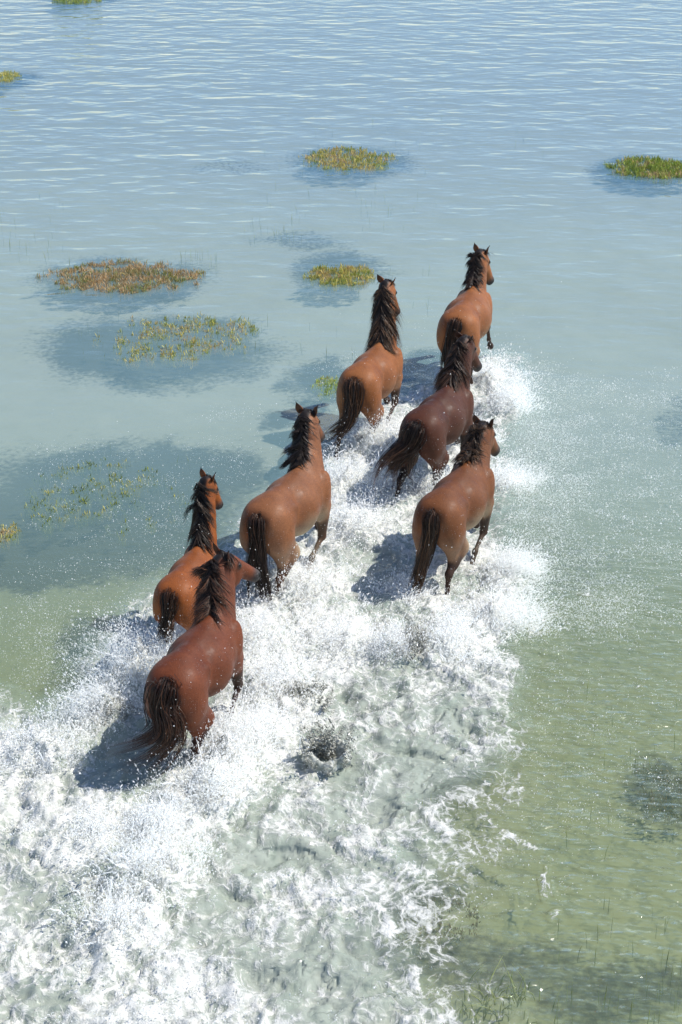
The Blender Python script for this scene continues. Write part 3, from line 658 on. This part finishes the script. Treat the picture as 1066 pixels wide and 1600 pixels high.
make_horse('horse', 'horse', 'wet dark chestnut horse nearest the camera, head turned right, curling tail flung left', (260, 1075), 20, .97,
    (346, 876, .86), (404, 898, -.04, .42), [leg('h', L, HF), leg('h', R, [(-.40, .18, .64), (-.60, .16, .42), (-.62, .15, .16), (-.58, .15, .04)]), leg('f', L, FB), leg('f', R, [(.46, .17, .52), (.24, .17, .34), (.18, .17, .22)])],
    [(255, 1100, .05), (262, 1138, .09), (232, 1165, .10), (180, 1192, .08)], (.185, .052, .020), .85, mane_side=1, mane_len=.30, tail_w=2.0, taper=.1, mess=1.4, tips=(.36, .15, .07), fat=1.05, share=.90, vol=1.1, fore=True, aw=.45, mane_fly=.3, hscale=.92, jaw=1.25)

# ------------------------------------------------------------------ weed patches standing out of the water
def sprig_mesh(B, Hh, cols, nleaf, lw):
    """B (n,3) bases, Hh heights: upright fleshy sprigs, each of nleaf little three sided spindles"""
    n = len(B); Vs, Cs = [], []
    for i in range(nleaf):
        t0 = RNG.uniform(0, .65, n) if i else np.zeros(n); ln = RNG.uniform(.3, .55, n) if i else np.ones(n)
        lean = RNG.normal(0, .42 if i else .16, (n, 2)) ; d = np.stack([lean[:, 0], lean[:, 1], np.ones(n)], -1); d /= np.linalg.norm(d, axis=1)[:, None]
        a = B + np.stack([RNG.normal(0, .008, n), RNG.normal(0, .008, n), t0 * Hh], -1); b = a + d * (ln * Hh)[:, None]
        m = a * .45 + b * .55; w = lw * .8 * (1.0 if i else .6) * RNG.uniform(.6, 1.3, n)
        an = RNG.uniform(0, 6.28, n); ring = [m + np.stack([np.cos(an + k * 2.094) * w, np.sin(an + k * 2.094) * w, 0 * w], -1) for k in range(3)]
        Vs.append(np.stack([a, b] + ring, 1)); Cs.append(np.repeat((cols * RNG.uniform(.7, 1.25, n)[:, None])[:, None, :], 5, 1))
    V = np.concatenate(Vs).reshape(-1, 3); C = np.concatenate(Cs).reshape(-1, 3); m = len(V) // 5
    f = np.array([[0, 2, 3], [0, 3, 4], [0, 4, 2], [1, 3, 2], [1, 4, 3], [1, 2, 4]])
    F = (np.arange(m)[:, None, None] * 5 + f[None]).reshape(-1, 3)
    return V, F, C
g = NG('weed_leaves'); b = g.n('ShaderNodeBsdfPrincipled', i_Roughness=.5); g.l(g.attr('col', 'Color'), b.inputs['Base Color']); b.inputs['Specular IOR Level'].default_value = .3
tr = g.n('ShaderNodeBsdfTranslucent'); g.l(g.attr('col', 'Color'), tr.inputs[0]); mx = g.n('ShaderNodeMixShader', i_0=.4); g.l(b.outputs[0], mx.inputs[1]); g.l(tr.outputs[0], mx.inputs[2])
M_WEED = g.done(mx.outputs[0])
GRN = np.array([.42, .48, .12]); YEL = np.array([.78, .70, .24]); ORG = np.array([.74, .56, .32]); BRN = np.array([.42, .32, .12])
def weed_patch(label, px, py, rx, ry, n, hgt, mixw, seed, thr=.15, sub=0.0, name='weed_patch', lw=.008, nleaf=5, cutx=None):
    rg = np.random.default_rng(seed); P = []; rx *= 1.02; n = int(n * .46)
    sx = FPX / np.linalg.norm(atz(px, py) - CO); c = atz(px, py); top = atz(px, py - ry); bot = atz(px, py + ry)
    RX = rx / sx; RY = (top[1] - bot[1]) / 2; cy = (top[1] + bot[1]) / 2
    k = n * 6; u = rg.uniform(-1.15, 1.15, (k, 2)); x = c[0] + u[:, 0] * RX; y = cy + u[:, 1] * RY
    r = np.sqrt((u ** 2).sum(1)); nz = fbm(x * 2.2 / max(RX, .4), y * 2.2 / max(RY, .4), 4, seed, .65) + .5 * fbm(x * 6, y * 6, 2, seed + 9)
    keep = (1 - r * r) * .9 + nz * 2.6 * np.clip(1.35 - r, 0, 1) > thr + .10; x, y = x[keep][:n], y[keep][:n]; dn = (1 - r + nz)[keep][:n]
    m = len(x); z = np.full(m, -.10) - sub * rg.uniform(0, 1, m)
    h = hgt * .60 * rg.uniform(.6, 1.2, m) * (.75 + .35 * np.clip(dn, 0, 1)) + .10
    h = np.maximum(h, .04)
    t = np.clip(.5 + .9 * fbm(x * 3, y * 3, 3, seed + 3) + rg.normal(0, .22, m), 0, 1)[:, None]
    A, Bc, Cc = mixw; col = np.where(t < .5, A + (Bc - A) * t * 2, Bc + (Cc - Bc) * (t * 2 - 1))
    V, F, C = sprig_mesh(np.stack([x, y, z], -1), h, col, nleaf, lw)
    o = mesh_obj(name, V, F, M_WEED, smooth=False, colattr=C)
    tag(o, label, 'weed patch', 'weed patches standing in the shallows')
    return o
weed_patch('small bright green weed patch cut off by the top edge', 122, -1, 40, 8, 900, .16, (GRN, GRN * 1.2, YEL), 1, lw=.012)
weed_patch('small green yellow weed patch at the upper left edge', 8, 120, 24, 9, 700, .10, (GRN, YEL, YEL), 2, lw=.011)
weed_patch('long olive yellow weed patch above the second horse', 545, 250, 76, 19, 2200, .13, (GRN, YEL, ORG), 3, lw=.009)
weed_patch('dense green and orange weed patch at the right edge', 1022, 264, 68, 17, 2600, .18, (GRN, GRN * 1.3, ORG), 4, thr=.05, lw=.010)
weed_patch('wide tawny orange weed patch in the upper left water', 192, 434, 125, 24, 4200, .13, (GRN * .9, ORG * .95, ORG), 5, thr=.08)
weed_patch('compact orange brown weed patch between open water and the herd', 532, 432, 54, 17, 1700, .13, (GRN, YEL, ORG), 6, thr=.05)
weed_patch('loose green orange weed patch in the big dark bed', 280, 530, 130, 48, 2900, .11, (GRN, YEL, ORG * .9), 7, thr=.40, sub=.04)
weed_patch('tiny bright green weed patch beside the second horse', 512, 604, 24, 16, 420, .07, (GRN * 1.2, GRN * 1.4, YEL), 8, thr=.1)
weed_patch('small yellow green weed patch at the left edge beside dark bed', 8, 832, 26, 17, 420, .05, (GRN, YEL, ORG), 9, thr=.15)
weed_patch('thin scattered weed patch left of the foal', 150, 780, 150, 70, 1900, .08, (GRN * .8, GRN, YEL), 10, thr=.62, sub=.05)
weed_patch('sunken brown weed patch below the foam edge', 660, 1420, 100, 45, 500, -.06, (BRN, BRN, GRN), 11, thr=.4, sub=.06, lw=.006)
weed_patch('sunken reddish weed patch at the lower right edge', 1045, 1220, 60, 60, 500, -.06, (BRN, BRN * .8, GRN * .6), 12, thr=.45, sub=.08, lw=.006)
# grass blades
def blades(name, pts, hs, w, cols, lean=.25):
    paths, ws, cl = [], [], []
    for p, h, c in zip(pts, hs, cols):
        a = RNG.uniform(0, 6.28); l_ = abs(RNG.normal(0, lean)); q = np.array([math.cos(a), math.sin(a), 0]) * l_ * (h + .06)
        b = np.array([p[0], p[1], -.12]); paths.append(catmull([b, b + np.array([0, 0, (h + .12) * .5]) + q * .25, b + np.array([0, 0, h + .12]) + q], 6)); ws.append(w * RNG.uniform(.6, 1.3)); cl.append((c * .8, c * 1.1))
    V, F, C = strands(paths, ws, cl); return mesh_obj(name, V, F, M_WEED, colattr=C)
def scatter_px(x0, y0, x1, y1, n): return [atz(RNG.uniform(x0, x1), RNG.uniform(y0, y1))[:2] for _ in range(n)]
q = [atz(RNG.normal(785, 30), RNG.normal(1545, 20))[:2] for _ in range(70)]
o = blades('grass_tuft', q, RNG.uniform(.005, .035, 70), .0085, [GRN * RNG.uniform(.7, 1.1) + YEL * RNG.uniform(0, .3) for _ in q], 1.8)
tag(o, 'broad green grass blades breaking the surface near the bottom edge', 'grass tuft', kind='stuff')
q = [atz(RNG.normal(720, 45), RNG.normal(1585, 14))[:2] for _ in range(60)]
o = blades('grass_tuft', q, RNG.uniform(0, .04, 60), .008, [GRN * RNG.uniform(.7, 1.2) for _ in q], .9)
tag(o, 'half sunken olive grass tuft at the very bottom edge', 'grass tuft', kind='stuff')
q = []
for (x0, y0, x1, y1, n) in [(840,980,1066,1330,12),(660,1230,720,1262,9),(1000,1500,1066,1590,18),(860,1540,1000,1600,16),(380,180,700,330,36),(0,300,110,420,30),(380,340,480,380,26),(280,395,340,420,26),(90,490,420,560,60),(540,420,680,520,14),
        (700,1120,770,1180,6),(860,1400,1066,1500,16),(80,700,300,780,60),(640,1370,700,1440,8),(10,1480,50,1540,6),(800,180,860,260,8),(560,310,650,360,16),(430,480,560,560,10),(850,1060,1066,1200,8)]:
    q += scatter_px(x0, y0, x1, y1, n)
o = blades('grass_stems', q, RNG.uniform(.02, .16, len(q)) * np.array([.9 if p[1] < 18 else 1.2 for p in q]),   .0034, [GRN * RNG.uniform(.5, 1.1) for _ in q], .15)
tag(o, 'thin single grass stems poking up through the shallows', 'grass stems', kind='stuff')

# ------------------------------------------------------------------ spray: drops and flecks of water in the air
def drops(P, r, stretch=None, vdir=None):
    """little irregular spindles"""
    n = len(P); d = RNG.normal(size=(n, 3)) if vdir is None else vdir + RNG.normal(0, .35, (n, 3)); d /= np.linalg.norm(d, axis=1)[:, None]
    e = np.cross(d, RNG.normal(size=(n, 3))); e /= np.linalg.norm(e, axis=1)[:, None]; f_ = np.cross(d, e)
    st = np.ones(n) if stretch is None else stretch
    V = np.stack([P + d * (r * st)[:, None], P - d * (r * st)[:, None]] + [P + (e * math.cos(a) + f_ * math.sin(a)) * (r * RNG.uniform(.7, 1.2, n))[:, None] for a in (0, 2.3)], 1)
    return V.reshape(-1, 3)
F5 = np.array([[0, 1, 2], [0, 2, 3], [0, 3, 1], [1, 3, 2]])
PP, RR, ST, VD = [], [], [], []
def add(P, r, st=1.0, v=None):
    n = len(P); P = P[:]; PP.append(P); RR.append(r * np.ones(n)); ST.append(st * np.ones(n)); VD.append(np.zeros((n, 3)) if v is None else v)
def lognorm(n, m, s): return m * np.exp(RNG.normal(0, s, n))
for (x, y, r, h, lx, ly, w) in PL:
    # clotted: each plume is a few dozen jets, each jet a string of clots
    nj = int(46 * w) + 8; per = 270
    for j in range(nj):
        a = RNG.uniform(0, 6.28); rr = abs(RNG.normal(0, .55)) * r; b = np.array([x + rr * math.cos(a), y + rr * math.sin(a), .0])
        top = h * RNG.uniform(.35, 1.15) * math.exp(-(rr / r) ** 2 * .6); v = np.array([math.cos(a) * rr / r * .5 + lx * .9 + RNG.normal(0, .18), math.sin(a) * rr / r * .4 + ly + RNG.normal(0, .18), 1.0])
        t = RNG.beta(1.1, 1.5, per); c = b + v * (t * top)[:, None]
        spr = (.018 + .10 * t * r / .3)[:, None] * RNG.normal(size=(per, 3)) * np.array([1, 1, .8]); 
        P = c + spr; P[:, 2] = np.abs(P[:, 2]) + .01
        add(P, lognorm(per, .0035, .55), RNG.uniform(1, 2.6, per), np.tile(v, (per, 1)))
    n = int(420 * w); P = np.stack([x + lx * h * .8 + RNG.normal(0, r * 1.3, n), y + ly * h * .8 + RNG.normal(0, r * 1.2, n), np.abs(RNG.normal(0, h * .75, n)) + .02], -1)
    add(P, lognorm(n, .0030, .4), RNG.uniform(1, 2, n))
# low froth over the whole wake
n = 420000; x = RNG.uniform(-3.5, 2.2, n); y = RNG.uniform(7.8, 18.5, n)
ix = np.clip(np.searchsorted(XS, x), 0, len(XS) - 1); iy = np.clip(np.searchsorted(YS, y), 0, len(YS) - 1)
fv = fo[iy, ix] * infoam[iy, ix]; hz = H[iy, ix]
cl = fbm(x * 4, y * 4, 4, 66, .65)
keep = RNG.random(n) < np.clip((fv - .45) * 1.0 + cl * 1.3, 0, 1) * .42
x, y, hz, cl = x[keep], y[keep], hz[keep], cl[keep]; n = len(x)
z = hz + np.abs(RNG.normal(0, .035, n)) * (1 + 1.5 * np.clip(cl, 0, 1)) + .004
add(np.stack([x, y, z], -1), lognorm(n, .0036, .45), RNG.uniform(1, 2.2, n))
# drops raining down beside the herd, in arcs and loose clusters
def rain(x0, y0, x1, y1, narc, per, seedpull, zmax=.12, rr=.0030, dirv=(1., .25)):
    for _ in range(narc):
        u = RNG.random() ** seedpull; px = x0 + (x1 - x0) * u; py = RNG.uniform(y0, y1)
        b = atz(px, py); L_ = RNG.uniform(.10, .55); an = math.atan2(dirv[1], dirv[0]) + RNG.normal(0, .45); k = int(per * RNG.uniform(.3, 1.6))
        t = RNG.random(k); P = np.stack([b[0] + math.cos(an) * L_ * t, b[1] + math.sin(an) * L_ * t, zmax * RNG.uniform(.1, 1) * 4 * t * (1 - t) * .5 + .01 + 0 * t], -1) + RNG.normal(0, 1, (k, 3)) * np.array([.07, .07, .02])
        P[:, 2] = np.abs(P[:, 2]) + .004
        add(P, lognorm(k, rr, .35), RNG.uniform(1, 2, k))
rain(790, 590, 1080, 1000, 620, 50, 1.9, rr=.0036); rain(800, 640, 900, 700, 40, 50, 1, .15)
rain(780, 720, 900, 840, 50, 60, 1.0, .2); rain(820, 900, 960, 1000, 60, 60, 1.0, .2); rain(760, 560, 840, 620, 20, 60, 1.5, .3)
rain(780, 1000, 1060, 1300, 160, 18, 1.5, .06)
rain(640, 1250, 900, 1450, 60, 16, 1.4, .04)
rain(300, 700, 60, 1050, 170, 30, 1.4, .25, dirv=(-1, .2)); rain(220, 930, 40, 1100, 70, 60, 1.5, .3, dirv=(-1, .2)); rain(380, 640, 300, 760, 30, 30, 1, .2); rain(480, 560, 560, 700, 40, 40, 1, .3); rain(600, 560, 690, 640, 40, 60, 1, .4)
# drops in the air round the horses' bodies
for o in [o for o in bpy.data.objects if o.get('category') in ('horse', 'foal')]:
    k = 260; c = np.array(o.location); P = c + RNG.normal(0, 1, (k, 3)) * np.array([.42, .45, .35]) + np.array([0, -.25, .75])
    P = P[P[:, 2] > .02]; add(P, lognorm(len(P), .0034, .4), 1.0)
P = np.concatenate(PP); r = np.concatenate(RR); st = np.concatenate(ST); v = np.concatenate(VD)
V = drops(P, np.clip(r, .0012, .0095), st, v); F = (np.arange(len(P))[:, None, None] * 4 + F5[None]).reshape(-1, 3)
g = NG('spray_water'); b = g.n('ShaderNodeBsdfDiffuse'); b.inputs[0].default_value = (.74, .74, .73, 1)
tr = g.n('ShaderNodeBsdfTranslucent'); tr.inputs[0].default_value = (.52, .53, .53, 1); mx = g.n('ShaderNodeAddShader'); g.l(b.outputs[0], mx.inputs[0]); g.l(tr.outputs[0], mx.inputs[1])
tp = g.n('ShaderNodeBsdfTransparent'); mx2 = g.n('ShaderNodeMixShader', i_0=.60); g.l(tp.outputs[0], mx2.inputs[1]); g.l(mx.outputs[0], mx2.inputs[2]); mx = mx2
M_SPRAY = g.done(mx.outputs[0])
sp = mesh_obj('spray', V, F, M_SPRAY, smooth=True); tag(sp, 'white spray and drops thrown up by the galloping horses', 'spray', kind='stuff')
# strings and ragged ligaments of water flung out of the plumes
paths, ws, cl = [], [], []
wh = np.array([1., 1, 1])
for (x, y, r, h, lx, ly, w) in PL:
    for _ in range(int(70 * w)):
        a = RNG.uniform(0, 6.28); rr = abs(RNG.normal(0, .6)) * r; p = np.array([x + rr * math.cos(a), y + rr * math.sin(a), RNG.uniform(0, h * .4)])
        v = np.array([math.cos(a) * .5 + lx + RNG.normal(0, .3), math.sin(a) * .5 + ly + RNG.normal(0, .3), RNG.uniform(.3, 1.3)]); L_ = RNG.uniform(.06, .28) * (.6 + h)
        t = np.linspace(0, 1, 7)[:, None]; pth = p + v * t * L_ + np.array([0, 0, -.5]) * (t ** 2) * L_ + np.cumsum(RNG.normal(0, .006, (7, 3)), 0)
        pth[:, 2] = np.maximum(pth[:, 2], .005); paths.append(pth); ws.append(RNG.uniform(.002, .010)); cl.append((wh, wh))
V2, F2, _c = strands(paths, ws, cl)
ls = mesh_obj('flung_water', V2, F2, M_SPRAY); tag(ls, 'ragged strings of white water flung from the plumes', 'splash', kind='stuff')
print('drops', len(P))
# muddy crowns of water torn up by hooves
def crown(px, py, R, Hh, seed, label):
    rg = np.random.default_rng(seed); D = Sdf(.008); c = atz(px, py)
    ring = []
    for i in range(15):
        a = i / 15 * 2 * math.pi + rg.normal(0, .15); r0 = R * rg.uniform(.45, .8); p0 = c + np.array([math.cos(a) * r0, math.sin(a) * r0, -.02]); h = Hh * rg.uniform(.25, .8)
        p1 = c + np.array([math.cos(a) * R * rg.uniform(.7, 1.0), math.sin(a) * R * rg.uniform(.7, 1.0), h * .6]); p2 = p1 + np.array([math.cos(a) * R * .15, math.sin(a) * R * .15, h * .3]) + rg.normal(0, .02, 3)
        D.seg(p0, p1, (.050, .024), (.036, .016), side=(math.sin(a), -math.cos(a), .01), k=.03); D.seg(p1, p2, (.032, .015), (.016, .011), side=(math.sin(a), -math.cos(a), .01), k=.02)
        ring.append((p0, p1, p2)); 
        D.box_ell(p2 + rg.normal(0, .03, 3), rg.uniform(.008, .018, 3), .015)
    for i in range(15):
        a, b = ring[i], ring[(i + 1) % 15]
        D.seg(a[0], b[0], (.03, .03), (.03, .03), side=(0, 0, 1), k=.04)
        if rg.random() < .8: D.seg(a[1], (b[0] + b[1]) / 2, (.034, .010), (.030, .009), side=(0, 0, 1), k=.03)
        if rg.random() < .8: D.seg((a[0] + a[1]) / 2, b[1], (.036, .010), (.024, .010), side=(0, 0, 1), k=.03)
    V, F = D.build(); V = V + .007 * np.stack([fbm(V[:, 0] * 22 + 9 * k, V[:, 1] * 22 + V[:, 2] * 25, 3, seed + k) for k in range(3)], -1)
    o = mesh_obj('muddy_splash', V, F, M_MUD); tag(o, label, 'splash', 'muddy splashes torn up by the hooves'); return o
g = NG('muddy_water'); b = g.n('ShaderNodeBsdfPrincipled', i_Roughness=.08, i_IOR=1.33); O = g.pos(); n = g.noise(O, 22, 4, .6)
g.l(g.mixc(g.ramp(n, .35, .65), (.27, .28, .24), (.62, .62, .56)), b.inputs['Base Color']); M_MUD = g.done(b.outputs[0])
crown(512, 1192, .19, .24, 5, 'grey muddy splash alone in the foam behind the herd')
crown(648, 1022, .14, .12, 6, 'low muddy splash under the long thin tail')
crown(180, 1125, .12, .12, 8, 'dark splash left of the nearest horse')
crown(150, 1395, .13, .06, 9, 'flat muddy splash in the foam near the lower left')
MP, MR = [], []
for px, py, R_, h in ((515, 1185, .20, .30), (648, 1018, .15, .20), (180, 1122, .11, .18), (470, 1090, .2, .10)):
    c = atz(px, py)
    for j in range(40):
        a = RNG.uniform(0, 6.28); rr = R_ * abs(RNG.normal(0, .6)); k = 90; t = RNG.beta(1.1, 1.6, k)[:, None]
        v = np.array([math.cos(a) * rr / R_ * .6, math.sin(a) * rr / R_ * .6, 1.0]) * h * RNG.uniform(.3, 1.2)
        MP.append(c + np.array([math.cos(a) * rr, math.sin(a) * rr, .02]) + v * t + RNG.normal(0, .022, (k, 3)) * (.4 + t)); MR.append(lognorm(k, .0048, .6))
MP = np.concatenate(MP); MP[:, 2] = np.abs(MP[:, 2]) + .01; MR = np.clip(np.concatenate(MR), .002, .014)
V = drops(MP, MR, RNG.uniform(1, 2.2, len(MP))); F = (np.arange(len(MP))[:, None, None] * 4 + F5[None]).reshape(-1, 3)
g2 = mesh_obj('muddy_drops', V, F, M_MUD, smooth=True); tag(g2, 'murky grey drops of mud and water round the dark splashes', 'spray', kind='stuff')
